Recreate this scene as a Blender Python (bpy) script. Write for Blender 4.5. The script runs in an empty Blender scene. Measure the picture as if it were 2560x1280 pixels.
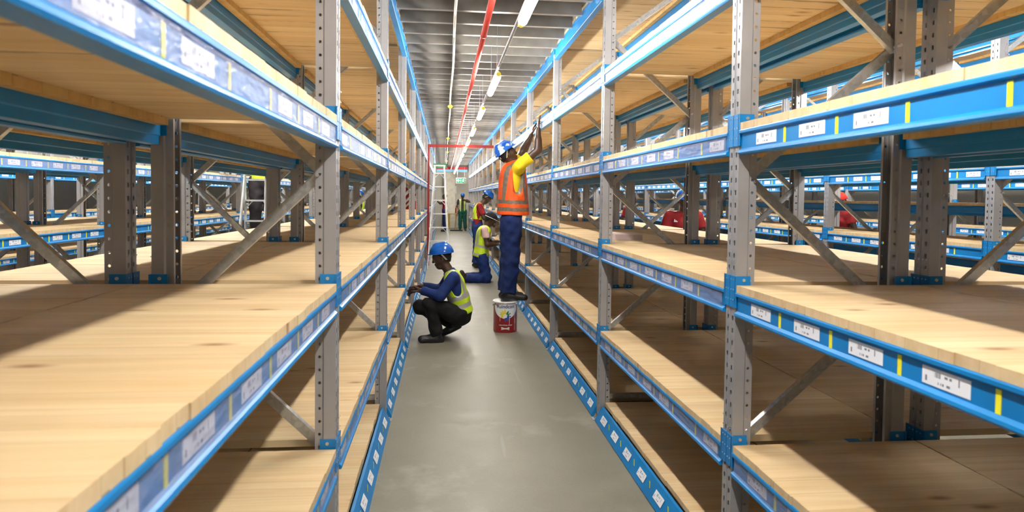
import bpy, bmesh, math, random
import numpy as np
from mathutils import Vector, Matrix
random.seed(7)
C = bpy.context.scene.collection
SC = bpy.context.scene
PI = math.pi

# ------------------------------------------------------------------ camera
YAW, PITCH, ROLL, CAMH = 0.1036, 0.0342, 0.0120, 1.65
cam_d = bpy.data.cameras.new('camera'); cam = bpy.data.objects.new('camera', cam_d); C.objects.link(cam)
SC.camera = cam
fwd = Vector((math.sin(YAW)*math.cos(PITCH), math.cos(YAW)*math.cos(PITCH), -math.sin(PITCH)))
rt0 = Vector((math.cos(YAW), -math.sin(YAW), 0)); up0 = rt0.cross(fwd)
rt = math.cos(ROLL)*rt0 + math.sin(ROLL)*up0; up = math.cos(ROLL)*up0 - math.sin(ROLL)*rt0
cam.matrix_world = Matrix(((rt.x, up.x, -fwd.x, 0), (rt.y, up.y, -fwd.y, 0), (rt.z, up.z, -fwd.z, CAMH), (0, 0, 0, 1)))
cam_d.sensor_width = 36; cam_d.lens = 1650/2560*36
cam_d.shift_x = -0.0007; cam_d.shift_y = -0.0362
cam_d.clip_start = 0.05; cam_d.clip_end = 200
cam_d.dof.use_dof = True; cam_d.dof.focus_distance = 6.5; cam_d.dof.aperture_fstop = 4.6

# ------------------------------------------------------------------ world, exposure
w = bpy.data.worlds.new('world'); SC.world = w; w.use_nodes = True
w.node_tree.nodes['Background'].inputs[0].default_value = (0.8, 0.85, 1, 1)
w.node_tree.nodes['Background'].inputs[1].default_value = 0.02
SC.view_settings.view_transform = 'Standard'; SC.view_settings.look = 'None'
SC.view_settings.gamma = 1; SC.view_settings.exposure = 2.3
LAMP_W = 42.0        # emission strength of the tubes
# layout constants (metres)
BAY = 2.2327
RX, RD = 1.15, 0.73          # right rack front, depth
LX, LD = -0.41, 0.67         # left rack front, depth
RY1, LY1 = 2.538, 2.612      # centre of the first visible frame
TOPZ = [0.14, 0.672, 1.310, 1.948, 2.579, 3.248]
WALL_Y = 34.2

# ------------------------------------------------------------------ materials
MATS = {}
def nt(name):
    m = bpy.data.materials.new(name); m.use_nodes = True; MATS[name] = m
    t = m.node_tree; return m, t, t.nodes['Principled BSDF']
def N(t, typ, **k):
    n = t.nodes.new(typ)
    for a, b in k.items(): setattr(n, a, b)
    return n
def ramp(t, fac, stops, interp='LINEAR'):
    r = N(t, 'ShaderNodeValToRGB'); r.color_ramp.interpolation = interp
    e = r.color_ramp.elements
    while len(e) < len(stops): e.new(0.5)
    for x, (p, c) in zip(e, stops): x.position = p; x.color = (*c, 1)
    t.links.new(fac, r.inputs[0]); return r.outputs[0]
def coords(t, kind='Object'):
    return N(t, 'ShaderNodeTexCoord').outputs[kind]
def mapping(t, vec, scale=(1, 1, 1), loc=(0, 0, 0)):
    m = N(t, 'ShaderNodeMapping'); m.inputs['Scale'].default_value = scale; m.inputs['Location'].default_value = loc
    t.links.new(vec, m.inputs[0]); return m.outputs[0]
def noise(t, vec, s, d=3, r=.5):
    n = N(t, 'ShaderNodeTexNoise'); n.inputs['Scale'].default_value = s; n.inputs['Detail'].default_value = d
    n.inputs['Roughness'].default_value = r
    if vec is not None: t.links.new(vec, n.inputs['Vector'])
    return n.outputs['Fac']
def math_(t, op, a, b=None, c=None):
    n = N(t, 'ShaderNodeMath', operation=op)
    for i, v in enumerate((a, b, c)):
        if v is None: continue
        if isinstance(v, (int, float)): n.inputs[i].default_value = v
        else: t.links.new(v, n.inputs[i])
    return n.outputs[0]
def mix(t, fac, a, b, typ='MIX'):
    n = N(t, 'ShaderNodeMix', data_type='RGBA', blend_type=typ)
    for i, v in ((0, fac), (6, a), (7, b)):
        if isinstance(v, (int, float)): n.inputs[i].default_value = v
        elif isinstance(v, tuple): n.inputs[i].default_value = (*v, 1)
        else: t.links.new(v, n.inputs[i])
    return n.outputs[2]
def bump(t, b, h, strength=.2, dist=.01):
    n = N(t, 'ShaderNodeBump'); n.inputs['Strength'].default_value = strength; n.inputs['Distance'].default_value = dist
    t.links.new(h, n.inputs['Height']); t.links.new(n.outputs[0], b.inputs['Normal'])
def plain(name, col, rough=.5, metal=0.0, var=.06, scale=6, coat=0, bmp=0):
    m, t, b = nt(name)
    v = noise(t, coords(t), scale, 4)
    lo = tuple(max(0, c*(1-var*2)) for c in col); hi = tuple(min(1, c*(1+var*2)) for c in col)
    t.links.new(ramp(t, v, [(.3, lo), (.7, hi)]), b.inputs['Base Color'])
    b.inputs['Roughness'].default_value = rough; b.inputs['Metallic'].default_value = metal
    b.inputs['Coat Weight'].default_value = coat; b.inputs['Coat Roughness'].default_value = .1
    if bmp: bump(t, b, noise(t, coords(t), scale*4, 4), bmp, .01)
    return m

def wood(name, light, dark, knot):
    m, t, b = nt(name)
    oc = coords(t); oi = N(t, 'ShaderNodeObjectInfo')
    sp = N(t, 'ShaderNodeSeparateXYZ'); t.links.new(oc, sp.inputs[0])
    rnd = math_(t, 'MULTIPLY', oi.outputs['Random'], 37.0)
    yy = math_(t, 'ADD', sp.outputs['Y'], rnd)
    pw = 0.115
    q = math_(t, 'DIVIDE', yy, pw); cell = math_(t, 'FLOOR', q); fr = math_(t, 'FRACT', q)
    lvl = math_(t, 'FLOOR', math_(t, 'MULTIPLY', sp.outputs['Z'], 2.0))
    cell2 = math_(t, 'ADD', cell, math_(t, 'MULTIPLY', lvl, 13.7))
    wn = N(t, 'ShaderNodeTexWhiteNoise', noise_dimensions='1D'); t.links.new(cell2, wn.inputs['W'])
    cb = N(t, 'ShaderNodeCombineXYZ')
    t.links.new(math_(t, 'ADD', sp.outputs['X'], math_(t, 'MULTIPLY', wn.outputs['Value'], 9)), cb.inputs[0])
    t.links.new(yy, cb.inputs[1]); t.links.new(sp.outputs['Z'], cb.inputs[2])
    g = noise(t, mapping(t, cb.outputs[0], (1.6, 34, 20)), 1.0, 5, .6)
    g2 = noise(t, mapping(t, cb.outputs[0], (.8, 9, 3)), 1.3, 2)
    f = math_(t, 'ADD', math_(t, 'MULTIPLY', g, .55), math_(t, 'MULTIPLY', g2, .45))
    base = ramp(t, f, [(.32, dark), (.62, light)])
    tone = ramp(t, wn.outputs['Value'], [(0, (.88, .85, .82)), (.35, (1, .97, .94)), (.7, (.98, 1, .99)), (1, (.93, .88, .82))])
    col = mix(t, 1.0, base, tone, 'MULTIPLY')
    # knots
    vo = N(t, 'ShaderNodeTexVoronoi', feature='F1'); vo.inputs['Scale'].default_value = 1.0
    t.links.new(mapping(t, cb.outputs[0], (3.2, 8.5, 1.5)), vo.inputs['Vector'])
    sel = N(t, 'ShaderNodeSeparateXYZ'); t.links.new(vo.outputs['Color'], sel.inputs[0])
    kf = math_(t, 'MULTIPLY', math_(t, 'LESS_THAN', sel.outputs[0], .42),
               math_(t, 'SUBTRACT', 1.0, math_(t, 'SMOOTH_MIN', math_(t, 'MULTIPLY', vo.outputs['Distance'], 5.2), 1.0, .1)))
    kf = math_(t, 'MAXIMUM', kf, 0.0)
    col = mix(t, kf, col, knot)
    # dark streaks
    st = noise(t, mapping(t, cb.outputs[0], (.9, 60, 9)), 1.0, 2)
    sf = ramp(t, st, [(.68, (0, 0, 0)), (.76, (1, 1, 1))])
    col = mix(t, math_(t, 'MULTIPLY', sf, .5), col, tuple(.55*c for c in dark))
    # seams
    wn2 = N(t, 'ShaderNodeTexWhiteNoise', noise_dimensions='1D'); t.links.new(math_(t, 'ADD', cell2, .37), wn2.inputs['W'])
    wane = math_(t, 'MULTIPLY', math_(t, 'GREATER_THAN', wn2.outputs['Value'], .62), noise(t, mapping(t, cb.outputs[0], (2.2, 2, 1)), 1.0, 4, .7))
    wane = math_(t, 'MAXIMUM', math_(t, 'SUBTRACT', wane, .42), 0.0)
    bot = math_(t, 'LESS_THAN', math_(t, 'ABSOLUTE', math_(t, 'ADD', sp.outputs['Z'], .028)), .003)
    edge = math_(t, 'LESS_THAN', fr, math_(t, 'ADD', .009, math_(t, 'MULTIPLY', math_(t, 'MULTIPLY', wane, bot), .9)))
    col = mix(t, math_(t, 'MULTIPLY', edge, .6), col, tuple(.25*c for c in dark))
    t.links.new(col, b.inputs['Base Color']); b.inputs['Roughness'].default_value = .62
    b.inputs['Specular IOR Level'].default_value = .3
    bump(t, b, g, .12, .004)
    return m
wood('pine', (.70, .555, .355), (.57, .405, .21), (.22, .10, .045))
wood('pine_batten', (.66, .46, .20), (.52, .33, .12), (.2, .1, .04))

def perforated():
    m, t, b = nt('grey_steel')
    col = noise(t, coords(t), 7, 3)
    t.links.new(ramp(t, col, [(.3, (.31, .31, .325)), (.7, (.36, .36, .375))]), b.inputs['Base Color'])
    b.inputs['Roughness'].default_value = .32; b.inputs['Metallic'].default_value = .25
    oc = coords(t); sp = N(t, 'ShaderNodeSeparateXYZ'); t.links.new(oc, sp.inputs[0])
    geo = N(t, 'ShaderNodeNewGeometry'); vt = N(t, 'ShaderNodeVectorTransform', vector_type='NORMAL', convert_from='WORLD', convert_to='OBJECT')
    t.links.new(geo.outputs['True Normal'], vt.inputs[0]); ns = N(t, 'ShaderNodeSeparateXYZ'); t.links.new(vt.outputs[0], ns.inputs[0])
    isx = math_(t, 'GREATER_THAN', math_(t, 'ABSOLUTE', ns.outputs[0]), .8)
    isy = math_(t, 'GREATER_THAN', math_(t, 'ABSOLUTE', ns.outputs[1]), .8)
    zf = math_(t, 'FRACT', math_(t, 'DIVIDE', sp.outputs['Z'], .05))
    zc = math_(t, 'ABSOLUTE', math_(t, 'SUBTRACT', zf, .5))
    # object origin of an upright is its front web centre: slots at |y|=.019, round holes at |x|=.061
    ay = math_(t, 'ABSOLUTE', sp.outputs['Y']); ax = math_(t, 'ABSOLUTE', sp.outputs['X'])
    slot = math_(t, 'MULTIPLY', math_(t, 'LESS_THAN', math_(t, 'ABSOLUTE', math_(t, 'SUBTRACT', ay, .021)), .0055),
                 math_(t, 'LESS_THAN', zc, .19))
    slot = math_(t, 'MULTIPLY', math_(t, 'MULTIPLY', slot, isx), math_(t, 'LESS_THAN', ax, .01))
    dx = math_(t, 'MULTIPLY', math_(t, 'SUBTRACT', ax, .061), 1.0); dz = math_(t, 'MULTIPLY', zc, .05)
    rr = math_(t, 'ADD', math_(t, 'MULTIPLY', dx, dx), math_(t, 'MULTIPLY', dz, dz))
    hole = math_(t, 'MULTIPLY', math_(t, 'LESS_THAN', rr, .0058**2), isy)
    a = math_(t, 'SUBTRACT', 1.0, math_(t, 'MAXIMUM', slot, hole))
    t.links.new(a, b.inputs['Alpha'])
    return m
perforated()
plain('grey_plain', (.40, .40, .42), .35, .25, .04)
def galv():
    m, t, b = nt('galvanised')
    v = N(t, 'ShaderNodeTexVoronoi'); v.inputs['Scale'].default_value = 55; t.links.new(coords(t), v.inputs['Vector'])
    t.links.new(ramp(t, v.outputs['Color'], [(0, (.36, .38, .40)), (1, (.55, .58, .60))]), b.inputs['Base Color'])
    b.inputs['Metallic'].default_value = .75; b.inputs['Roughness'].default_value = .33
galv()
plain('blue_paint', (.0, .19, .51), .38, .0, .05, coat=0)
plain('floor_joist_steel', (.30, .285, .265), .36, .5, .08)
plain('ceiling_panel', (.22, .215, .20), .6, .1)
plain('label_white', (.82, .84, .87), .4)
plain('yellow_tape', (.86, .78, .02), .45)
plain('red_paint', (.36, .010, .006), .4, coat=.2)
plain('red_pipe', (.50, .045, .035), .35, coat=.3)
plain('white_paint', (.80, .81, .80), .4)
plain('alu', (.74, .76, .78), .35, .5)
plain('cable', (.70, .67, .60), .5)
plain('yellow_plastic', (.85, .70, .05), .4)
plain('black_rubber', (.02, .02, .022), .5)
plain('green_sign', (.0, .30, .12), .4)
plain('blue_light', (.16, .42, .62), .4)
plain('bolt', (.55, .56, .58), .3, .8)
plain('pink_foam', (.62, .50, .50), .8)
plain('board_yellow', (.50, .36, .10), .6)
plain('ink', (.05, .05, .08), .5)
plain('navy_ink', (.03, .02, .16), .5)
plain('paint_red', (.42, .012, .02), .3, coat=.5)
plain('paint_green', (.02, .25, .06), .4)
plain('paint_blue', (.03, .06, .35), .4)
plain('sticker', (.70, .66, .58), .5, var=.15, scale=90)
plain('helmet_blue', (.0, .09, .42), .22, var=.03, coat=.6)
plain('helmet_red', (.65, .03, .02), .25, coat=.6)
plain('skin', (.066, .031, .019), .42, var=.08, scale=20)
plain('hair', (.012, .010, .009), .8)
plain('eye_white', (.6, .58, .55), .3)
plain('overall_blue', (.003, .017, .105), .85, var=.10, scale=9, bmp=.5)
plain('jacket_blue', (.004, .024, .14), .85, var=.10, scale=9, bmp=.5)
plain('black_cloth', (.004, .0035, .004), .9, var=.1, bmp=.4)
plain('vest_lime', (.55, .74, .02), .6, var=.07, scale=9, bmp=.4)
plain('vest_orange', (.90, .105, .008), .6, var=.07, scale=9, bmp=.4)
plain('shirt_yellow', (.80, .62, .01), .75, var=.06, scale=9, bmp=.4)
plain('shirt_red', (.26, .005, .009), .8, var=.08, bmp=.4)
plain('shirt_pink', (.66, .44, .40), .8, var=.06, bmp=.4)
plain('shirt_dark', (.035, .028, .035), .85)
plain('trousers_green', (.005, .085, .055), .85, bmp=.4)
plain('reflective', (.50, .50, .47), .3, .35, .05)
plain('tarnished_reflective', (.21, .17, .13), .4, .2, .12, 25)
plain('shoe_black', (.014, .012, .012), .45, coat=.2)
plain('shoe_sole', (.05, .045, .04), .7)
plain('harness', (.45, .38, .26), .7)

def film():
    m, t, b = nt('clear_film')
    b.inputs['Base Color'].default_value = (.36, .38, .54, 1); b.inputs['Roughness'].default_value = .16; b.inputs['Specular IOR Level'].default_value = .12
    v = noise(t, mapping(t, coords(t), (1, 5, 8)), 4, 3)
    t.links.new(math_(t, 'ADD', .10, math_(t, 'MULTIPLY', v, .28)), b.inputs['Alpha'])
    bump(t, b, noise(t, mapping(t, coords(t), (1, 4, 14)), 3.5, 3), .6, .02)
film()
def label_mat():
    # white location label: logo block, bar code, text rows (uv is metres around the label centre)
    m, t, b = nt('label_print')
    uv = N(t, 'ShaderNodeUVMap').outputs[0]
    sp = N(t, 'ShaderNodeSeparateXYZ'); t.links.new(uv, sp.inputs[0]); u, v = sp.outputs[0], sp.outputs[1]
    def rect(u0, u1, v0, v1):
        a = math_(t, 'MULTIPLY', math_(t, 'GREATER_THAN', u, u0), math_(t, 'LESS_THAN', u, u1))
        c = math_(t, 'MULTIPLY', math_(t, 'GREATER_THAN', v, v0), math_(t, 'LESS_THAN', v, v1))
        return math_(t, 'MULTIPLY', a, c)
    def stripes(scale, thr):
        wn = N(t, 'ShaderNodeTexWhiteNoise', noise_dimensions='1D')
        t.links.new(math_(t, 'FLOOR', math_(t, 'MULTIPLY', u, scale)), wn.inputs['W'])
        return math_(t, 'GREATER_THAN', wn.outputs['Value'], thr)
    bar = math_(t, 'MULTIPLY', rect(.25, .40, .52, .84), stripes(150, .3))
    bar2 = math_(t, 'MULTIPLY', rect(.76, .80, .42, .84), stripes(150, .25))
    logo = math_(t, 'MULTIPLY', rect(.07, .11, .18, .50), 1.0)
    txt = math_(t, 'MULTIPLY', rect(.44, .70, .60, .74), stripes(60, .45))
    txt2 = math_(t, 'MULTIPLY', rect(.34, .62, .16, .30), stripes(55, .35))
    k = bar
    for x in (bar2, logo, txt, txt2): k = math_(t, 'MAXIMUM', k, x)
    col = mix(t, math_(t, 'MULTIPLY', k, .85), (.80, .82, .87), (.05, .06, .10))
    t.links.new(col, b.inputs['Base Color']); b.inputs['Roughness'].default_value = .35
label_mat()
def paint_splat():
    m, t, b = nt('helmet_splattered')
    n = noise(t, coords(t), 13, 3, .5)
    f = ramp(t, n, [(.53, (0, 0, 0)), (.56, (1, 1, 1))])
    t.links.new(mix(t, f, (.0, .12, .60), (.62, .76, .90)), b.inputs['Base Color'])
    b.inputs['Roughness'].default_value = .3; b.inputs['Coat Weight'].default_value = .5
paint_splat()
def concrete():
    m, t, b = nt('concrete')
    oc = coords(t)
    a = noise(t, oc, .7, 6, .6); c = noise(t, oc, 5, 5, .6); d = noise(t, oc, 60, 2)
    f = math_(t, 'ADD', math_(t, 'MULTIPLY', a, .5), math_(t, 'ADD', math_(t, 'MULTIPLY', c, .35), math_(t, 'MULTIPLY', d, .15)))
    col = ramp(t, f, [(.30, (.165, .153, .115)), (.50, (.22, .207, .16)), (.70, (.28, .266, .213))])
    # pale curing stains
    s = ramp(t, noise(t, mapping(t, oc, (1, 1, 1), (3.1, .4, 0)), 1.1, 5, .65), [(.58, (0, 0, 0)), (.68, (1, 1, 1))])
    col = mix(t, math_(t, 'MULTIPLY', s, .35), col, (.42, .405, .35))
    # hairline scratches
    sc = noise(t, mapping(t, oc, (14, .5, 1)), 1.5, 2)
    col = mix(t, math_(t, 'MULTIPLY', ramp(t, sc, [(.70, (0, 0, 0)), (.73, (1, 1, 1))]), .15), col, (.45, .44, .39))
    t.links.new(col, b.inputs['Base Color'])
    t.links.new(math_(t, 'ADD', .30, math_(t, 'MULTIPLY', c, .35)), b.inputs['Roughness'])
    bump(t, b, d, .06, .003)
concrete()
def wallmat():
    m, t, b = nt('wall_plaster')
    t.links.new(ramp(t, noise(t, coords(t), 1.3, 5), [(.3, (.50, .48, .42)), (.7, (.58, .56, .49))]), b.inputs['Base Color'])
    b.inputs['Roughness'].default_value = .8
wallmat()
plain('wall_pale', (.68, .65, .55), .8)
def emis(name, col, s):
    m, t, b = nt(name)
    b.inputs['Base Color'].default_value = (.9, .9, .9, 1)
    b.inputs['Emission Color'].default_value = (*col, 1); b.inputs['Emission Strength'].default_value = s
emis('lamp_glow', (1.0, .955, .87), LAMP_W)

# ------------------------------------------------------------------ mesh builder
class MB:
    def __init__(s): s.v = []; s.f = []; s.m = []; s.names = []; s.uv = {}
    def mi(s, name):
        if name not in s.names: s.names.append(name)
        return s.names.index(name)
    def add(s, vs, fs, m, uv=None):
        o = len(s.v); s.v += [tuple(p) for p in vs]; k = s.mi(m)
        for i, f in enumerate(fs):
            if uv and i in uv: s.uv[len(s.f)] = uv[i]
            s.f.append(tuple(o+j for j in f)); s.m.append(k)
    def box(s, lo, hi, m):
        x0, y0, z0 = lo; x1, y1, z1 = hi
        x0, x1 = min(x0, x1), max(x0, x1); y0, y1 = min(y0, y1), max(y0, y1); z0, z1 = min(z0, z1), max(z0, z1)
        s.add([(x0,y0,z0),(x1,y0,z0),(x1,y1,z0),(x0,y1,z0),(x0,y0,z1),(x1,y0,z1),(x1,y1,z1),(x0,y1,z1)],
              [(0,3,2,1),(4,5,6,7),(0,1,5,4),(1,2,6,5),(2,3,7,6),(3,0,4,7)], m)
    def prism(s, prof, axis, a, b, m):
        # closed 2D profile; axis 'y': profile (x,z); 'z': profile (x,y); 'x': profile (y,z)
        area = sum(prof[i][0]*prof[(i+1) % len(prof)][1]-prof[(i+1) % len(prof)][0]*prof[i][1] for i in range(len(prof)))
        p = prof if area > 0 else prof[::-1]
        n = len(p)
        def P(q, t): return {'y': (q[0], t, q[1]), 'z': (q[0], q[1], t), 'x': (t, q[0], q[1])}[axis]
        vs = [P(q, a) for q in p]+[P(q, b) for q in p]
        fs = [(i, (i+1) % n, n+(i+1) % n, n+i) for i in range(n)]+[tuple(range(n))[::-1], tuple(range(n, 2*n))]
        if axis == 'y': fs = [f[::-1] for f in fs]
        s.add(vs, fs, m)
    def tube(s, p, q, r, m, n=12, r2=None, caps=True):
        p, q = Vector(p), Vector(q); d = (q-p).normalized()
        a = d.orthogonal().normalized(); b = d.cross(a); r2 = r if r2 is None else r2
        vs = [p+(a*math.cos(2*PI*i/n)+b*math.sin(2*PI*i/n))*r for i in range(n)]+[q+(a*math.cos(2*PI*i/n)+b*math.sin(2*PI*i/n))*r2 for i in range(n)]
        fs = [(i, (i+1) % n, n+(i+1) % n, n+i) for i in range(n)]
        if caps: fs += [tuple(range(n))[::-1], tuple(range(n, 2*n))]
        s.add(vs, fs, m)
    def path(s, pts, r, m, n=8):
        for i in range(len(pts)-1): s.tube(pts[i], pts[i+1], r, m, n)
    def obox(s, p, q, wv, tv, m):
        # box from p to q with half vectors wv, tv
        p, q, wv, tv = Vector(p), Vector(q), Vector(wv), Vector(tv)
        vs = [p-wv-tv, p+wv-tv, p+wv+tv, p-wv+tv, q-wv-tv, q+wv-tv, q+wv+tv, q-wv+tv]
        fs = [(0,3,2,1),(4,5,6,7),(0,1,5,4),(1,2,6,5),(2,3,7,6),(3,0,4,7)]
        if (q-p).dot(wv.cross(tv)) < 0: fs = [f[::-1] for f in fs]
        s.add(vs, fs, m)
    def lathe(s, prof, c, m, n=40):
        # prof list of (r,z)
        vs = []; fs = []; k = len(prof)
        for i in range(n):
            a = 2*PI*i/n
            for r, z in prof: vs.append((c[0]+r*math.cos(a), c[1]+r*math.sin(a), c[2]+z))
        for i in range(n):
            j = (i+1) % n
            for t in range(k-1): fs.append((i*k+t, j*k+t, j*k+t+1, i*k+t+1))
        s.add(vs, fs, m)
    def merge(s, o, off=(0, 0, 0)):
        b = len(s.v); s.v += [(x+off[0], y+off[1], z+off[2]) for x, y, z in o.v]
        for i, (f, m) in enumerate(zip(o.f, o.m)):
            if i in o.uv: s.uv[len(s.f)] = o.uv[i]
            s.f.append(tuple(b+j for j in f)); s.m.append(s.mi(o.names[m]))
    def mesh(s, name, smooth=False):
        me = bpy.data.meshes.new(name); me.from_pydata(s.v, [], s.f)
        for n in s.names: me.materials.append(MATS[n])
        me.polygons.foreach_set('material_index', s.m)
        if s.uv:
            l = me.uv_layers.new(name='UVMap')
            for fi, co in s.uv.items():
                for li, c in zip(me.polygons[fi].loop_indices, co): l.data[li].uv = c
        if smooth: me.polygons.foreach_set('use_smooth', [True]*len(s.f))
        me.update(); return me
def link(name, me, parent=None, loc=None):
    o = bpy.data.objects.new(name, me); C.objects.link(o)
    if parent: o.parent = parent
    if loc: o.location = loc
    return o
def tag(o, label, cat, group=None, kind=None):
    if label: o['label'] = label
    if cat: o['category'] = cat
    if group: o['group'] = group
    if kind: o['kind'] = kind
    return o
def thing(name, label, cat, loc=(0, 0, 0), group=None):
    o = bpy.data.objects.new(name, None); C.objects.link(o); o.location = loc; o.empty_display_size = .1
    return tag(o, label, cat, group)
def struct(name, mb):
    o = link(name, mb.mesh(name)); o['kind'] = 'structure'; return o

# ------------------------------------------------------------------ building shell
XW0, XW1, YW0 = -10.6, 11.0, -6.0
m = MB(); m.box((XW0, YW0, -.12), (XW1, WALL_Y, 0), 'concrete'); struct('floor', m)
m = MB(); m.box((XW0, YW0, 3.34), (XW1, WALL_Y, 3.44), 'ceiling_panel'); struct('ceiling', m)
m = MB(); m.box((XW0, WALL_Y, -.1), (XW1, WALL_Y+.15, 3.44), 'wall_plaster'); struct('wall_back', m)
m = MB(); m.box((XW0-.15, YW0, -.1), (XW0, WALL_Y, 3.44), 'wall_plaster'); struct('wall_left', m)
m = MB(); m.box((XW1, YW0, -.1), (XW1+.15, WALL_Y, 3.44), 'wall_plaster'); struct('wall_right', m)
m = MB(); m.box((XW0, YW0-.15, -.1), (XW1, YW0, 3.44), 'wall_plaster'); struct('wall_front', m)
m = MB(); m.box((-.02, WALL_Y-.35, 0), (.55, WALL_Y, 3.34), 'wall_pale'); struct('trim_1', m)

# ------------------------------------------------------------------ shelving
def upright_mb(s, ztop=3.30):
    """cold rolled omega post, web at x=0, flanges toward s*x"""
    t = .0035
    out = [(0, -.0425), (.044, -.0425), (.050, -.037), (.078, -.037), (.078, -.024)]
    inn = [(.078-t, -.024), (.078-t, -.037+t), (.050-t*.2, -.037+t), (.044-t*.2, -.0425+t), (t, -.0425+t)]
    half = out + inn
    o2 = [(x, -y) for x, y in reversed(out)]; i2 = [(x, -y) for x, y in reversed(inn)]
    loop = o2 + out   # outer, from y+ rear to y- rear
    inner = inn + i2
    # web has a shallow centre groove
    loop = [(.078, .024), (.078, .037), (.050, .037), (.044, .0425), (0, .0425), (0, .012), (.004, .008), (.004, -.008), (0, -.012),
            (0, -.0425), (.044, -.0425), (.050, -.037), (.078, -.037), (.078, -.024)]
    inner = [(.0745, -.024), (.0745, -.0335), (.0493, -.0335), (.0433, -.039), (t, -.039), (t, -.010), (.0075, -.006), (.0075, .006), (t, .010),
             (t, .039), (.0433, .039), (.0493, .0335), (.0745, .0335), (.0745, .024)]
    P = [(s*x, y) for x, y in loop]; Q = [(s*x, y) for x, y in inner][::-1]
    n = len(P); m = MB()
    vs = [(x, y, 0) for x, y in P]+[(x, y, ztop) for x, y in P]+[(x, y, 0) for x, y in Q]+[(x, y, ztop) for x, y in Q]
    fs = []
    for i in range(n-1):
        fs.append((i, i+1, n+i+1, n+i)); fs.append((2*n+i+1, 2*n+i, 3*n+i, 3*n+i+1))
        fs.append((i+1, i, 2*n+i, 2*n+i+1)); fs.append((n+i, n+i+1, 3*n+i+1, 3*n+i))
    fs.append((0, n, 3*n, 2*n)); fs.append((n-1, 2*n-1+0, 4*n-1, 3*n-1))
    if s < 0: fs = [f[::-1] for f in fs]
    m.add(vs, fs, 'grey_steel'); return m
def beam_mb(s, Yl, h=.095, base=False):
    """box beam with a stepped face, face on the -s*x side, top at z=0"""
    if base:
        prof = [(-.036, -.098), (.016, -.002), (.030, 0), (.036, -.012), (-.018, -.112), (-.034, -.110)]
    else:
        prof = [(-.006, 0), (-.008, -.004), (-.008, -.013), (.002, -.018), (.002, -h+.022), (-.009, -h+.014), (-.011, -h+.006),
                (-.008, -h), (.036, -h), (.036, -h+.03), (.040, -h+.034), (.040, 0)]
    m = MB(); m.prism([(s*x, z) for x, z in prof], 'y', .055, Yl-.055, 'blue_paint'); return m
def connector_mb(s, side, h=.21, top=.035):
    """L shaped end plate; y=0 is the frame centre line, side=+1 when the beam lies toward +y"""
    m = MB(); z1 = top; z0 = top-h; y0 = side*.0435; y1 = side*.0035
    m.box((s*-.0055, min(y0, y1), z0), (s*-.0015, max(y0, y1)+0, z1), 'blue_paint')
    yy = side*.0435
    # side cheek, cut back below the beam
    prof = [(-.0055, z1), (.058, z1), (.058, z0+.0), (-.0055, z0)]
    m.prism([(s*x, z) for x, z in prof], 'y', yy, yy+side*.0035, 'blue_paint')
    # outer flange that meets the beam
    m.box((s*-.0055, yy, z0), (s*-.0015, yy+side*.012, z1), 'blue_paint')
    for zz in (z1-.016, z0+.045):
        m.tube((s*.03, yy+side*.003, zz), (s*.03, yy+side*.007, zz), .0065, 'bolt', 8)
    for k in range(5):
        for yv in (.012, .033):
            m.tube((s*-.0054, side*yv, z0+.03+k*.04), (s*-.0068, side*yv, z0+.03+k*.04), .0028, 'bolt', 6)
    return m
def brace_mb(a, b):
    m = MB(); a, b = Vector(a), Vector(b); d = (b-a).normalized(); n = Vector((d.z, 0, -d.x))
    m.obox(a, b, n*.018, (0, .0015, 0), 'galvanised')
    for k in (-1, 1): m.obox(a+n*.017*k+Vector((0, .011, 0)), b+n*.017*k+Vector((0, .011, 0)), n*.0015, (0, .012, 0), 'galvanised')
    for p in (a, b): m.tube(p+d*(.012 if p == a else -.012)+Vector((0, -.040, 0)), p+d*(.012 if p == a else -.012)+Vector((0, .040, 0)), .007, 'bolt', 8)
    return m
def deck_mb(s, D, Yl, th=.028):
    m = MB(); x0, x1 = -.004, D+.042
    # plank ends are slightly uneven along the front
    n = int((Yl-.11)/.115)+1; st = (Yl-.11)/n; rng = random.Random(int(D*1000))
    for i in range(n):
        e = rng.uniform(-.0025, .003); zt = rng.uniform(-.0003, .0002)
        a, b = s*(x0+e), s*(x1-e)
        m.box((min(a, b), .055+i*st+.0001, -th), (max(a, b), .055+(i+1)*st-.0001, zt), 'pine')
    return m
def batten_mb(s, D, Yl):
    m = MB()
    for a, b in ((.045, .085), (D-.085, D-.045)):
        m.box((s*a, .10, -.056), (s*b, Yl-.10, -.0285), 'pine_batten')
    return m
def label_geo(s, L=.147, H=.042, tilt=None):
    """label centred at origin in the y,z plane, printed side facing -s*x"""
    m = MB(); t = .0012
    x0, x1 = s*-t, 0.0
    ys = (-L/2, L/2)
    vs = [(x0, -L/2, -H/2), (x0, L/2, -H/2), (x0, L/2, H/2), (x0, -L/2, H/2), (x1, -L/2, -H/2), (x1, L/2, -H/2), (x1, L/2, H/2), (x1, -L/2, H/2)]
    front = (0, 3, 2, 1) if s > 0 else (0, 1, 2, 3)
    # read left to right as seen from the aisle
    U = {0: 1, 1: 0, 2: 0, 3: 1} if s > 0 else {0: 0, 1: 1, 2: 1, 3: 0}
    V = {0: 0, 1: 0, 2: 1, 3: 1}
    m.add(vs, [front], 'label_print', {0: [(U[i], V[i]) for i in front]})
    m.add(vs, [(4, 5, 6, 7), (0, 1, 5, 4), (1, 2, 6, 5), (2, 3, 7, 6), (3, 0, 4, 7)], 'label_white')
    return m
MESH = {}
def cached(key, fn):
    if key not in MESH: MESH[key] = fn()
    return MESH[key]
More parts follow.
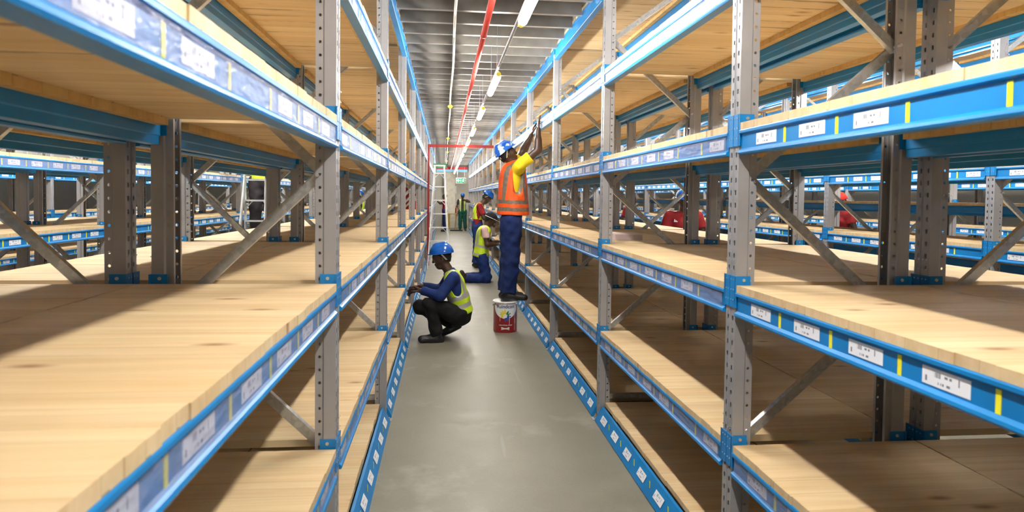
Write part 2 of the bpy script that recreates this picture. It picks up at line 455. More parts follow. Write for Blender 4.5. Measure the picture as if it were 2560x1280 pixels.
def rot_y(m, ang, s):
    # tilt about the y axis (for the base beam labels)
    r = MB(); r.names = list(m.names); r.m = list(m.m); r.f = list(m.f); r.uv = dict(m.uv)
    c, sn = math.cos(ang), math.sin(ang)
    r.v = [(x*c+s*z*sn, y, -s*x*sn+z*c) for x, y, z in m.v]; return r
BASE_TILT = math.atan2(.052, .096)
def bay_parts(s, D, levels, front_labels=True, film=(), near_frame=False, seed=0):
    """yield (name, offset, mesh builder key/fn, [children]) of one bay, local frame: x depth, y along the aisle"""
    out = []
    rng = random.Random(seed)
    frames = [BAY]+([0] if near_frame else [])
    for fy in frames:
        out.append(('upright', (0, fy, 0), ('up', s), lambda: upright_mb(s), []))
        out.append(('upright', (s*D, fy, 0), ('up', -s), lambda: upright_mb(-s), []))
        za = [(.06, .66), (D-.06, 1.195), (.06, 1.73), (D-.06, 2.265), (.06, 2.80), (D-.06, 3.25)]
        for i in range(5):
            (xa, z0), (xb, z1) = za[i], za[i+1]
            out.append(('diagonal_brace', (0, fy, 0), ('br', s, D, i), lambda xa=xa, z0=z0, xb=xb, z1=z1, i=i: brace_mb((s*xa, (-1)**i*.013, z0), (s*xb, (-1)**i*.013, z1)), []))
        out.append(('horizontal_brace', (0, fy, 0), ('hb', s, D), lambda: brace_mb((s*.06, 0, .17), (s*(D-.06), 0, .17)), []))
        def foot():
            q = MB(); q.box((s*-.042, -.032, 0), (s*.085, .032, .006), 'grey_plain'); q.tube((s*-.022, 0, .005), (s*-.022, 0, .022), .007, 'bolt', 8); return q
        out.append(('foot_plate', (0, fy, 0), ('ft', s), foot, []))
    for li, z in enumerate(levels):
        base = z < .3; top = z > 3.1
        zb = z-.0285; h = .125 if top else .095
        for side, (sx, xx) in enumerate(((s, 0), (-s, s*D))):
            ch = []
            if not base:
                for e, sd in ((0, 1), (BAY, -1)):
                    ch.append(('end_connector', (0, e, .0285), ('co', sx, sd, top), lambda sx=sx, sd=sd: connector_mb(sx, sd, .125 if top else .21, .035), 'conn'))
            if side == 0 and front_labels and not top:
                nl = 7; pitch = (BAY-.13)/nl
                for k in range(nl):
                    y = .065+pitch*(k+.5)
                    if rng.random() < .04: continue
                    if base:
                        ch.append(('shelf_label', (sx*(-.012), y-.02, -.048), ('lb', sx, 'b'), lambda sx=sx: rot_y(label_geo(sx, .13, .046), BASE_TILT, sx), 'lab'))
                    else:
                        ch.append(('shelf_label', (sx*.0018, y-.035+rng.uniform(-.01, .01), -.0455), ('lb', sx), lambda sx=sx: label_geo(sx), 'lab'))
                for k in range(1, nl):
                    y = .065+pitch*k-.023
                    def mk(sx=sx, hh=(.06 if base else .052)):
                        q = MB(); q.box((sx*-.0014, -.007, -hh/2), (0, .007, hh/2), 'yellow_tape')
                        return rot_y(q, BASE_TILT, sx) if base else q
                    ch.append(('divider_strip', (sx*(-.012 if base else .0018), y, -.047 if not base else -.048), ('yt', sx, base), mk, 'lab'))
            if side == 0 and li in film and not base and not top:
                def fm(sx=sx):
                    q = MB(); q.box((sx*-.0045, .075, -.076), (sx*-.0035, BAY-.075, -.015), 'clear_film'); return q
                ch.append(('clear_cover_strip', (0, 0, 0), ('fl', sx), fm, 'film'))
            out.append(('shelf_beam', (xx, 0, zb), ('bm', sx, top, base), lambda sx=sx, h=h, base=base: beam_mb(sx, BAY, h, base), ch))
        kids = [] if base else [('batten', (0, 0, 0), ('bt', s, D), lambda: batten_mb(s, D, BAY), 'bat')]
        dd = (('dk', s, D, base))
        def mkd(base=base):
            if not base: return deck_mb(s, D, BAY)
            q = deck_mb(s, D-.05, BAY); r = MB(); r.merge(q, (s*.045, 0, 0)); return r
        out.append(('shelf_deck', (0, 0, z), dd, mkd, kids))
        if base:
            def fl():
                q = MB(); q.box((s*-.028, .06, 0), (s*.02, BAY-.06, .024), 'pine_batten'); q.box((s*(D-.05), .06, 0), (s*(D-.005), BAY-.06, .024), 'pine_batten')
                q.box((s*.10, .06, 0), (s*.16, BAY-.06, .111), 'pine_batten'); q.box((s*(D-.2), .06, 0), (s*(D-.14), BAY-.06, .111), 'pine_batten'); return q
            out.append(('floor_batten', (0, 0, 0), ('fb', s, D), fl, []))
    return out
def build_bay(x, y, s, D, tier, label, group, levels=TOPZ, film=(), labels=True, near=False, seed=0):
    root = thing('shelving_bay', label, 'shelving', (x, y, 0), group) if tier < 3 else None
    parts = bay_parts(s, D, levels, labels, film, near, seed)
    if tier == 3:
        key = ('whole', s, D, tuple(levels), tuple(film), labels, near, seed % 3)
        def mk():
            M = MB()
            for nm, off, k, fn, ch in parts:
                M.merge(fn(), off)
                for cn, co, ck, cf, typ in ch: M.merge(cf(), tuple(a+b for a, b in zip(off, co)))
            # posts keep their perforation only in their own frame; use plain grey here
            M.names = ['grey_plain' if n == 'grey_steel' else n for n in M.names]
            return M.mesh('shelving_bay')
        o = link('shelving_bay', cached(key, mk), None, (x, y, 0)); tag(o, label, 'shelving', group); return o
    for nm, off, k, fn, ch in parts:
        if tier == 2 and ch:
            ck = ('t2', k, tuple((c[2], tuple(round(v, 3) for v in c[1])) for c in ch))
            def mk():
                M = fn()
                for cn, co, c2, cf, typ in ch: M.merge(cf(), co)
                return M.mesh(nm)
            link(nm, cached(ck, mk), root, off); continue
        o = link(nm, cached(k, lambda: fn().mesh(nm)), root, off)
        for cn, co, ck, cf, typ in ch:
            link(cn, cached(ck, lambda: cf().mesh(cn)), o, co)
    return root
ORD = ['nearest', 'second', 'third', 'fourth', 'fifth', 'sixth', 'seventh', 'eighth', 'ninth', 'tenth', 'eleventh', 'twelfth', 'thirteenth', 'fourteenth', 'fifteenth']
def row(x, s, D, y1, k0, k1, where, group, tiers, film=lambda k: (), levels=TOPZ, labels=True):
    for n, k in enumerate(range(-2, k1)):  # near-end bays are unseen, added to stop light leaking onto the decks
        v = k-k0       # index among the bays the photo shows
        t = 3 if v < 0 else 1 if v < tiers[0] else (2 if v < tiers[0]+tiers[1] else 3)
        if v < 0: w_ = ['nearest', 'second', 'third', 'fourth', 'fifth', 'sixth'][n]+' from the row\'s near end'
        else: w_ = 'farthest' if k == k1-1 else ('nearest in view' if v == 0 else ORD[v]+' in view')
        build_bay(x, y1+(k-1)*BAY, s, D, t, f'shelving bay with pine decks, {w_}, {where}', group, levels, film(k), labels, k == -2, k)
KN = 14
row(RX, 1, RD, RY1, 0, KN, 'right of the main aisle', 'shelving bays right of the main aisle', (6, 3),
    lambda k: (1, 4) if k == 0 else (1, 2, 3, 4))
row(LX, -1, LD, LY1, 0, KN, 'left of the main aisle', 'shelving bays left of the main aisle', (6, 3), lambda k: (1, 2, 3, 4))
RB = RX+RD+.09+RD; LB = LX-LD-.09-LD
row(RB, -1, RD, RY1, 0, KN, 'behind the right aisle row', 'shelving bays behind the right row', (3, 4), labels=False)
row(LB, 1, LD, LY1, 0, KN, 'behind the left aisle row', 'shelving bays behind the left row', (3, 4), labels=False)
RC = RB+1.56; LC = LB-1.56
row(RC, 1, RD, RY1, 1, KN, 'across the right side aisle', 'shelving bays across the right hand aisle', (4, 3))
row(LC, -1, LD, LY1, 1, KN, 'across the left side aisle', 'shelving bays across the left hand aisle', (4, 3), lambda k: (1, 3))
LV2 = [TOPZ[0], .672, 1.12, 1.64, 2.3, TOPZ[5]]
row(RC+RD+.09+RD, -1, RD, RY1, 3, KN, 'fourth row right', 'shelving bays fourth row right', (0, 0), levels=LV2, labels=False)
row(LC-LD-.09-LD, 1, LD, LY1, 3, KN, 'fourth row left', 'shelving bays fourth row left', (0, 0), labels=False)
RE = RC+RD*2+.09+1.56; LE = LC-LD*2-.09-1.56
row(RE, 1, RD, RY1, 4, KN, 'fifth row right', 'shelving bays beyond the third right aisle', (0, 0))
row(LE, -1, LD, LY1, 4, KN, 'fifth row left', 'shelving bays beyond the third left aisle', (0, 0))

# ------------------------------------------------------------------ ceiling joists, lamps, pipes
def joist_mb(L):
    m = MB(); h = .15
    prof = [(0, 0), (0, h), (.045, h), (.045, h-.004), (.004, h-.004), (.004, .012), (.016, .004), (.045, .004), (.045, .016), (.049, .016), (.049, 0)]
    m.prism(prof, 'x', 0, L, 'floor_joist_steel'); return m
JL = RX-LX-.024
jm = joist_mb(JL).mesh('ceiling_joist')
yj = .6
while yj < WALL_Y-.3:
    o = link('ceiling_joist', jm, None, (LX+.012, yj, 3.18)); tag(o, 'grey steel joist spanning the ceiling over the main aisle', 'joist', 'joists over the main aisle'); yj += .41
for X0, nm in ((RB, 'right'), (LC, 'left'), (RC+RD*2+.09, 'far right'), (LE, 'far left')):
    q = MB(); y = 3
    while y < WALL_Y-.3: q.merge(joist_mb(JL), (X0+.012, y, 3.18)); y += .41
    o = link('ceiling_joist', q.mesh('ceiling_joist')); tag(o, f'run of grey joists over the {nm} side aisle', 'joists', None, 'stuff')

def lamp(x, y, z, L, label, group):
    r = thing('tube_lamp', label, 'lamp', (x, y, z), group)
    q = MB(); n = 12; k = [(-.0, .012), (.03, .03), (L-.03, .03), (L, .012)]
    for i in range(len(k)-1): q.tube((0, k[i][0], 0), (0, k[i+1][0], 0), k[i][1], 'lamp_glow', n, k[i+1][1], caps=(i in (0, 2)))
    link('diffuser', q.mesh('diffuser', True), r)
    q = MB(); q.box((-.012, .02, .031), (.012, L-.02, .046), 'white_paint'); link('housing', q.mesh('housing'), r)
    for e in (-.075, L+.01):
        q = MB(); q.tube((0, e, .005), (0, e+.065, .005), .022, 'yellow_plastic', 10); link('end_cap', q.mesh('end_cap'), r)
    for e in (.15, L-.15):
        q = MB(); q.tube((0, e, .05), (0, e, 3.34-z), .003, 'bolt', 6); link('hanger', q.mesh('hanger'), r)
lx = .485; lz = 2.76
spots = [(-3.95, 1.1), (-1.6, 1.1), (.75, 1.1), (3.10, 1.12), (6.13, 1.08), (8.50, 1.0), (11.0, 1.1), (13.25, 1.1)]+[(15.5+2.32*i, 1.0) for i in range(8)]
for i, (y, L) in enumerate(spots):
    n = i-3
    lb = 'glowing tube lamp over the main aisle, ' + (['largest, cut by the top edge', 'second one down from the top edge', 'third one down from the top edge', 'fourth one down from the top edge', 'fifth one down from the top edge'][n] if 0 <= n < 5 else 'small one near the end of the bright row' if n > 0 else 'behind the camera')
    if n > 4: lb = f'{ORD[n]} glowing tube lamp from the camera in the row over the main aisle'
    if n < 0: lb = f'{ORD[-n-1]} glowing tube lamp behind the camera over the main aisle'
    lamp(lx, y, lz, L, lb, 'tube lamps over the main aisle')
for xx, nm in ((RB+.78, 'second aisle on the right'), (LB-.78, 'second aisle on the left'), (RC+RD*2+.09+.78, 'third aisle on the right'), (LC-LD*2-.09-.78, 'third aisle on the left')):
    y = .4; i = 0
    while y < WALL_Y-2:
        lamp(xx, y, lz, 1.1, f'{ORD[i]} glowing tube lamp in the row over the {nm}', 'tube lamps over the '+nm); y += 2.32 if i < 8 else 3.4; i += 1
q = MB(); q.tube((lx, -5, lz+.075), (lx, WALL_Y-.4, lz+.075), .012, 'galvanised', 10)
tag(link('conduit', q.mesh('conduit', True)), 'grey metal conduit running above the row of tube lamps', 'conduit')
r = thing('sprinkler_pipe', 'long red pipe hanging under the ceiling joists left of the lamps', 'pipe', (.305, 0, 2.95))
q = MB(); q.tube((0, -4, 0), (0, 33.2, 0), .024, 'red_pipe', 16); link('pipe', q.mesh('pipe', True), r)
y = .8
while y < 33:
    q = MB(); q.tube((0, y, 0), (0, y+.018, 0), .029, 'paint_red', 16); link('clamp', q.mesh('clamp', True), r)
    q = MB(); q.path([(.02, y, .03), (.03, y, .1), (.02, y, .235)], .004, 'galvanised', 6); link('hanger', q.mesh('hanger'), r)
    y += 1.52
r = thing('detector_cable', 'cream cable run under the ceiling with yellow detector cups', 'cable', (.075, 0, 3.0))
pts = [(.006*math.sin(i*1.1), -2+i*.7, .008*math.sin(i*.7)) for i in range(51)]
q = MB(); q.path(pts, .011, 'cable', 8); link('cable', q.mesh('cable', True), r)
for y in (9.9, 15.4, 20.4, 25.5):
    q = MB(); q.lathe([(0, -.02), (.022, -.022), (.042, .008), (.018, .03), (0, .04)], (0, y, -.03), 'yellow_plastic', 16); link('detector_cup', q.mesh('detector_cup', True), r)

r = thing('fire_pipe_portal', 'square red pipe arch crossing the aisle beside the step ladder', 'pipe', (0, 15.6, 0))
q = MB(); q.box((-.395, -.03, 2.78), (1.145, .03, 2.845), 'red_paint'); link('crossbar', q.mesh('crossbar'), r)
for x in (-.395,):
    q = MB(); q.box((x, -.03, 0), (x+.045, .03, 2.78), 'red_paint'); link('riser', q.mesh('riser'), r)
q = MB(); q.box((LX+.01, 33.3, 2.96), (RX-.01, 33.4, 3.10), 'paint_red'); tag(link('red_beam', q.mesh('red_beam')), 'dark red beam across the far end of the aisle', 'beam')
q = MB(); q.box((LX+.01, 33.3, 2.84), (RX-.01, 33.42, 2.955), 'blue_light'); tag(link('blue_beam', q.mesh('blue_beam')), 'pale blue beam under the dark red beam at the far end', 'beam')

# exit sign: arrow and running figure
r = thing('exit_sign', 'green and white emergency exit sign with arrow and running figure', 'sign', (.56, 32.2, 2.25))
q = MB(); q.box((0, 0, 0), (.47, .02, .27), 'white_paint'); link('backing', q.mesh('backing'), r)
for i, x in enumerate((.018, .245)):
    q = MB(); q.box((x, -.004, .02), (x+.207, 0, .25), 'green_sign'); link('panel', q.mesh('panel'), r)
def flat(poly, y, t, mname): 
    q = MB(); q.prism([(a, b) for a, b in poly], 'y', y-t, y, mname); return q
q = flat([(.04, .135), (.12, .205), (.145, .205), (.09, .148), (.205, .148), (.205, .122), (.09, .122), (.145, .065), (.12, .065)], -.004, .003, 'label_white')
link('arrow', q.mesh('arrow'), r)
q = MB(); q.tube((.375, -.004, .215), (.375, -.008, .215), .018, 'label_white', 12)
for pl in ([(.33, .19), (.385, .195), (.39, .17), (.35, .12), (.325, .13), (.345, .17)], [(.35, .13), (.37, .12), (.40, .085), (.42, .045), (.40, .04), (.38, .075), (.345, .105)],
           [(.335, .135), (.35, .115), (.33, .075), (.28, .07), (.28, .09), (.315, .095)], [(.38, .19), (.39, .175), (.43, .15), (.425, .135), (.385, .155)], [(.34, .19), (.345, .175), (.31, .165), (.30, .135), (.285, .14), (.295, .18)]):
    q.merge(flat(pl, -.004, .003, 'label_white'))
link('running_figure', q.mesh('running_figure'), r)
for x in (.06, .41):
    q = MB(); q.tube((x, .01, .27), (x, .01, .93), .004, 'bolt', 6); link('hanger', q.mesh('hanger'), r)
r = thing('hanging_sign', 'green hanging sign above the step ladder', 'sign', (-.30, 17.6, 2.38))
q = MB(); q.box((0, 0, 0), (.36, .12, .11), 'green_sign'); link('panel', q.mesh('panel'), r)
for x in (.04, .32):
    q = MB(); q.tube((x, .06, .11), (x, .06, .96), .004, 'bolt', 6); link('hanger', q.mesh('hanger'), r)
q = MB(); q.box((.5, WALL_Y-.06, 1.75), (.62, WALL_Y-.352+.29, 2.15), 'white_paint'); q.box((.47, WALL_Y-.08, 1.75), (.62, WALL_Y-.05, 2.15), 'white_paint')
tag(link('wall_notice', q.mesh('wall_notice')), 'small pale notice on the far wall under the exit sign', 'notice')
r = thing('fire_extinguisher', 'small red extinguisher hanging on the far wall', 'fire extinguisher', (.62, WALL_Y-.10, .62))
q = MB(); q.lathe([(0, 0), (.055, 0), (.06, .02), (.06, .36), (.035, .43), (.02, .45), (0, .45)], (0, 0, 0), 'red_paint', 20); link('cylinder_body', q.mesh('cylinder_body', True), r)
q = MB(); q.box((-.03, -.04, .45), (.03, .03, .50), 'black_rubber'); link('valve', q.mesh('valve'), r)
r = thing('wooden_table', 'small yellow-brown table standing against the far wall', 'table', (.0, 32.9, 0))
q = MB(); q.box((-.05, 0, .72), (.62, .45, .76), 'pine_batten'); link('tabletop', q.mesh('tabletop'), r)
q = MB(); q.box((-.02, .03, .06), (.30, .42, .72), 'board_yellow'); link('cabinet', q.mesh('cabinet'), r)
for x, y in ((.54, .03), (.54, .38), (-.02, .03), (-.02, .38)):
    q = MB(); q.box((x, y, 0), (x+.04, y+.04, .72 if x > 0 else .06), 'pine_batten'); link('leg', q.mesh('leg'), r)

# ------------------------------------------------------------------ step ladders
def ladder(loc, label, H=2.35, wb=.52, wt=.24, dep=1.0, rot=0, rungs=7, skew=.0):
    r = thing('step_ladder', label, 'ladder', loc); r.rotation_euler.z = rot
    def rail(x0, x1, y0, y1):
        q = MB(); q.obox((x0, y0, 0), (x1, y1, H), (.011, 0, 0), (0, .03, 0), 'white_paint'); return q
    for s_ in (-1, 1):
        link('rail', rail(s_*wb/2, s_*wt/2+skew, 0, dep*.45).mesh('rail'), r)
        link('rear_leg', rail(s_*(wb/2-.03), s_*(wt/2-.02)+skew, dep, dep*.5).mesh('rear_leg'), r)
    for i in range(rungs):
        z = .30+i*.31; f = z/H; hw = (wb/2*(1-f)+wt/2*f)-.01; y = dep*.45*f; xc = skew*f
        q = MB(); q.box((xc-hw, y-.03, z-.012), (xc+hw, y+.07, z+.012), 'alu'); 
        if i % 2 == 0:
            for s_ in (-1, 1): q.obox((xc+s_*hw, y, z-.12), (xc+s_*(hw-.10), y, z-.01), (.008, 0, 0), (0, .012, 0), 'alu')
        link('step', q.mesh('step'), r)
    q = MB(); q.box((skew-wt/2-.02, dep*.45-.06, H), (skew+wt/2+.02, dep*.5+.08, H+.03), 'white_paint'); link('top_cap', q.mesh('top_cap'), r)
    q = MB(); q.box((-wb/2+.05, dep-.01, .5), (wb/2-.05, dep+.01, .53), 'alu'); link('rear_brace', q.mesh('rear_brace'), r)
    return r
ladder((-.115, 14.9, 0), 'tall white aluminium step ladder standing in the aisle by the left shelves', 2.32, .50, .23, .95)
ladder((-2.80, 10.6, 0), 'aluminium step ladder in the left side aisle with a worker on it', 1.98, .50, .34, .8, rot=PI, rungs=6)

# ------------------------------------------------------------------ paint bucket
BX, BY, BR, BH = .756, 8.02, .145, .375
r = thing('paint_bucket', 'red and white paint bucket that the worker in orange stands on', 'bucket', (BX, BY, 0))
q = MB(); q.lathe([(0, 0), (BR-.004, 0), (BR, .006), (BR, BH-.02), (BR+.006, BH-.016), (BR+.006, BH-.004), (BR, BH), (BR-.012, BH-.002)], (0, 0, 0), 'paint_red', 64); link('bucket_body', q.mesh('bucket_body', True), r)
q = MB(); q.lathe([(BR-.006, BH-.02), (BR+.009, BH-.018), (BR+.011, BH-.004), (BR+.004, BH+.004), (BR-.012, BH+.002), (BR-.02, BH-.006), (0, BH-.006)], (0, 0, 0), 'white_paint', 64); link('lid', q.mesh('lid', True), r)
q = MB()
for a in (0, 1, 2, 3, 4, 5): 
    an = a*PI/3+.4; q.box((math.cos(an)*(BR+.012)-.008, math.sin(an)*(BR+.012)-.008, BH-.03), (math.cos(an)*(BR+.012)+.008, math.sin(an)*(BR+.012)+.008, BH-.012), 'alu')
link('lid_clips', q.mesh('lid_clips'), r)
FA = math.atan2(-BY, -BX)+.05      # the printed side looks down the aisle
def wrap(u, z, rr): 
    a = FA+u/rr; return (rr*math.cos(a), rr*math.sin(a), z)
def patch(poly, c, rr, mname, rings=8):
    vs = [wrap(c[0], c[1], rr)]; n = len(poly); fs = []
    for k in range(1, rings+1):
        for (u, z) in poly: vs.append(wrap(c[0]+(u-c[0])*k/rings, c[1]+(z-c[1])*k/rings, rr))
    for i in range(n):
        j = (i+1) % n; fs.append((0, 1+i, 1+j))
        for k in range(rings-1): a = 1+k*n; fs.append((a+i, a+n+i, a+n+j, a+j))
    q = MB(); q.add(vs, fs, mname); return q
zt = BH-.022; cz = .335; rw = .165
poly = []
for i in range(33):
    a = PI+PI*i/32; u, z = rw*math.cos(a), cz+rw*.98*math.sin(a)
    poly.append((u, min(z, zt)))
for i in range(1, 12): poly.append((rw-2*rw*i/12, zt))
link('white_panel', patch(poly, (0, .27), BR+.0006, 'label_white', 10).mesh('white_panel', True), r)
def petal(cx, cz_, ang, L, W):
    pts = []
    for i in range(20):
        a = 2*PI*i/20; px, pz = L*math.cos(a), W*math.sin(a)*(1-.3*math.cos(a))
        pts.append((cx+px*math.cos(ang)-pz*math.sin(ang), cz_+px*math.sin(ang)+pz*math.cos(ang)))
    return pts
flower = MB()
for ang, mn, L, dd in ((2.85, 'yellow_plastic', .024, .05), (2.45, 'yellow_plastic', .028, .055), (2.05, 'yellow_plastic', .030, .06), (1.65, 'yellow_plastic', .032, .062),
                   (1.05, 'paint_green', .026, .052), (.5, 'paint_green', .026, .05), (3.4, 'yellow_plastic', .02, .045),
                   (-.1, 'paint_blue', .026, .045), (-.6, 'paint_blue', .026, .05), (-1.1, 'paint_blue', .026, .05), (-1.6, 'paint_blue', .024, .05)):
    cx, c2 = -.005+dd*math.cos(ang), .205+dd*.9*math.sin(ang)
    flower.merge(patch(petal(cx, c2, ang, L, .011), (cx, c2), BR+.0013, mn, 3))
link('flower_emblem', flower.mesh('flower_emblem', True), r)
q = MB(); q.merge(patch([(-.055, .035), (.045, .035), (.045, .072), (-.055, .072)], (0, .053), BR+.0013, 'sticker', 6)); link('address_sticker', q.mesh('address_sticker', True), r)
def text_on_bucket(txt, size, u0, z0, mname, bold=0):
    cu = bpy.data.curves.new('t', 'FONT'); cu.body = txt; cu.size = size; cu.align_x = 'CENTER'; cu.offset = bold; cu.resolution_u = 3
    ob = bpy.data.objects.new('t', cu); C.objects.link(ob)
    dg = bpy.context.evaluated_depsgraph_get(); me = bpy.data.meshes.new_from_object(ob.evaluated_get(dg))
    bpy.data.objects.remove(ob)
    bm = bmesh.new(); bm.from_mesh(me)
    for v in bm.verts: v.co = wrap(u0+v.co.x, z0+v.co.y, BR+.0016)
    bm.to_mesh(me); bm.free(); me.materials.clear(); me.materials.append(MATS[mname])
    return me
link('brand_lettering', text_on_bucket('Ruindcon', .060, -.005, .300, 'navy_ink', .0012), r)
link('product_lettering', text_on_bucket('INDUSTRIAL PAINT', .0195, 0, .088, 'label_white', .0003), r)
q = MB()
for u, za, zb_ in ((-.072, .215, .14), (.045, .235, .10), (.118, .27, .03), (.13, .17, .11)):
    q.merge(patch([(u-.002, zb_), (u+.002, zb_), (u+.003, za), (u-.003, za)], (u, (za+zb_)/2), BR+.0014, 'label_white', 3))
link('paint_drips', q.mesh('paint_drips', True), r)
q = MB(); ha = FA+PI/2
hx, hy = math.cos(ha), math.sin(ha)
pts = [(hx*(BR+.008), hy*(BR+.008), .33), (hx*(BR+.03), hy*(BR+.03), .30), (hx*(BR+.035), hy*(BR+.035), .25), (hx*(BR+.022), hy*(BR+.022), .215), (hx*(BR+.006), hy*(BR+.006)-.01, .205)]
q.path(pts, .003, 'alu', 8)
for sg in (-1, 1): q.tube((sg*hx*(BR-.002), sg*hy*(BR-.002), .325), (sg*hx*(BR+.012), sg*hy*(BR+.012), .325), .012, 'alu', 12)
link('wire_handle', q.mesh('wire_handle', True), r)

q = MB(); q.box((1.36, 5.15, 1.310), (1.585, 5.55, 1.356), 'pink_foam'); tag(link('foam_slab', q.mesh('foam_slab')), 'pale pinkish foam slab lying on the right shelf at mid height', 'slab')
r = thing('red_carton', 'bright red carton with white marking on the left shelf', 'box', (-.98, 15.9, 1.310))
q = MB(); q.box((-.02, 0, 0), (.40, .3, .52), 'red_paint'); link('carton_body', q.mesh('carton_body'), r)
q = MB(); q.tube((.22, -.004, .25), (.22, 0, .25), .06, 'label_white', 20); q.box((.29, -.004, .20), (.36, 0, .30), 'label_white'); link('white_marking', q.mesh('white_marking'), r)

# ------------------------------------------------------------------ people: signed distance bodies turned into one surface each
V3 = lambda *a: np.array(a, float)
def nrm(v): return v/(np.linalg.norm(v)+1e-9)
class Cap:
    """tapered capsule; flat=(dir, s) squeezes the cross-section along dir; cut_a/cut_b flatten the ends"""
    def __init__(s, a, b, ra, rb=None, flat=None, cut_a=False, cut_b=False, k=None):
        s.a = np.array(a, float); s.b = np.array(b, float); s.ra = ra; s.rb = ra if rb is None else rb; s.flat = flat; s.ca = cut_a; s.cb = cut_b; s.k = k
    def grow(s, g): return Cap(s.a, s.b, s.ra+g, s.rb+g, s.flat, s.ca, s.cb, s.k)
    def bbox(s):
        r = max(s.ra, s.rb)*1.05
        return np.minimum(s.a, s.b)-r, np.maximum(s.a, s.b)+r
    def d(s, P):
        ab = s.b-s.a; L2 = ab@ab+1e-12
        q = P-s.a; t = np.clip((q@ab)/L2, 0, 1)
        o = q-t[..., None]*ab
        if s.flat is not None:
            f, k = s.flat; c = o@f; o = o+(c*(1/k-1))[..., None]*f
        r = s.ra+(s.rb-s.ra)*t
        d = np.sqrt((o*o).sum(-1))-r
        u = ab/np.sqrt(L2)
        if s.ca: d = np.maximum(d, -(q@u))
        if s.cb: d = np.maximum(d, (P-s.b)@u)
        return d
def surface(prims, h, k=.03, subs=(), fold=0.0, seed=0, cut=None):
    lo = np.min([p.bbox()[0] for p in prims], 0)-.03-h; hi = np.max([p.bbox()[1] for p in prims], 0)+.03+h
    n = np.ceil((hi-lo)/h).astype(int)+1
    F = np.full(n, .5, np.float32)
    ax = [lo[i]+h*np.arange(n[i]) for i in range(3)]
    def region(p, mg):
        a, b = p.bbox(); i0 = np.maximum(np.floor((a-mg-lo)/h).astype(int), 0); i1 = np.minimum(np.ceil((b+mg-lo)/h).astype(int)+1, n)
        sl = tuple(slice(i0[i], i1[i]) for i in range(3))
        G = np.stack(np.meshgrid(*[ax[i][sl[i]] for i in range(3)], indexing='ij'), -1); return sl, G
    for p in prims:
        sl, G = region(p, .06)
        d = p.d(G).astype(np.float32); o = F[sl]; kk = k if p.k is None else p.k
        m_ = np.maximum(kk-np.abs(o-d), 0)/kk; F[sl] = np.minimum(o, d)-m_*m_*kk*.25
    if fold:
        rg = np.random.RandomState(seed)
        G = np.stack(np.meshgrid(*ax, indexing='ij'), -1)
        for i in range(7):
            w_ = rg.normal(size=3)*(18+10*rg.rand())*V3(1, 1, .8); F += (fold*.42*np.sin(G@w_+rg.rand()*6)*np.sin(G@(w_[::-1]*.37)+rg.rand()*6)).astype(np.float32)
    for p in subs:
        sl, G = region(p, .0); F[sl] = np.maximum(F[sl], -p.d(G).astype(np.float32))
    if cut is not None:
        G = np.stack(np.meshgrid(*ax, indexing='ij'), -1); F = np.maximum(F, cut(G).astype(np.float32))
    F[0] = F[-1] = .5; F[:, 0] = F[:, -1] = .5; F[:, :, 0] = F[:, :, -1] = .5
    S = F < 0; acc = np.zeros(tuple(n-1)+(3,), np.float64); cnt = np.zeros(tuple(n-1), np.int32)
    quads = []
    cs = [slice(0, -1), slice(1, None)]
    edges = []
    for a in range(3):
        s0 = [slice(None)]*3; s1 = [slice(None)]*3; s0[a] = slice(0, -1); s1[a] = slice(1, None)
        A, B = F[tuple(s0)], F[tuple(s1)]; X = (A < 0) != (B < 0)
        idx = np.argwhere(X); t = A[X]/(A[X]-B[X]); pos = idx.astype(float); pos[:, a] += t
        b, c = (a+1) % 3, (a+2) % 3; cells = []
        for db, dc in ((0, 0), (-1, 0), (-1, -1), (0, -1)):
            ce = idx.copy(); ce[:, b] += db; ce[:, c] += dc
            np.add.at(acc, tuple(ce.T), pos); np.add.at(cnt, tuple(ce.T), 1); cells.append(ce)
        edges.append((cells, A[X] < 0))
    vid = np.full(cnt.shape, -1, np.int64); on = cnt > 0; vid[on] = np.arange(on.sum())
    verts = acc[on]/cnt[on][:, None]*h+lo
    for cells, ins in edges:
        q = np.stack([vid[tuple(c.T)] for c in cells], 1); q[~ins] = q[~ins][:, ::-1]; quads.append(q)
    return verts, np.concatenate(quads)
def smooth_mesh(v, f, it=1):
    for _ in range(it):
        s_ = np.zeros_like(v); c_ = np.zeros(len(v))
        for i in range(4):
            a, b = f[:, i], f[:, (i+1) % 4]; np.add.at(s_, a, v[b]); np.add.at(c_, a, 1)
            np.add.at(s_, b, v[a]); np.add.at(c_, b, 1)
        v = v*.5+.5*s_/c_[:, None]
    return v
def to_obj(name, v, f, mname, parent, sel=None, extra=None):
    if sel is not None:
        f = f[sel]; u, inv = np.unique(f, return_inverse=True); v = v[u]; f = inv.reshape(f.shape)
    me = bpy.data.meshes.new(name); me.vertices.add(len(v)); me.vertices.foreach_set('co', v.astype(np.float32).ravel())
    me.loops.add(f.size); me.loops.foreach_set('vertex_index', f.astype(np.int32).ravel())
    me.polygons.add(len(f)); me.polygons.foreach_set('loop_start', np.arange(0, f.size, 4, dtype=np.int32)); me.polygons.foreach_set('loop_total', np.full(len(f), 4, np.int32))
    me.polygons.foreach_set('use_smooth', [True]*len(f)); me.update(calc_edges=True); me.materials.append(MATS[mname])
    o = link(name, me, parent)
    return o
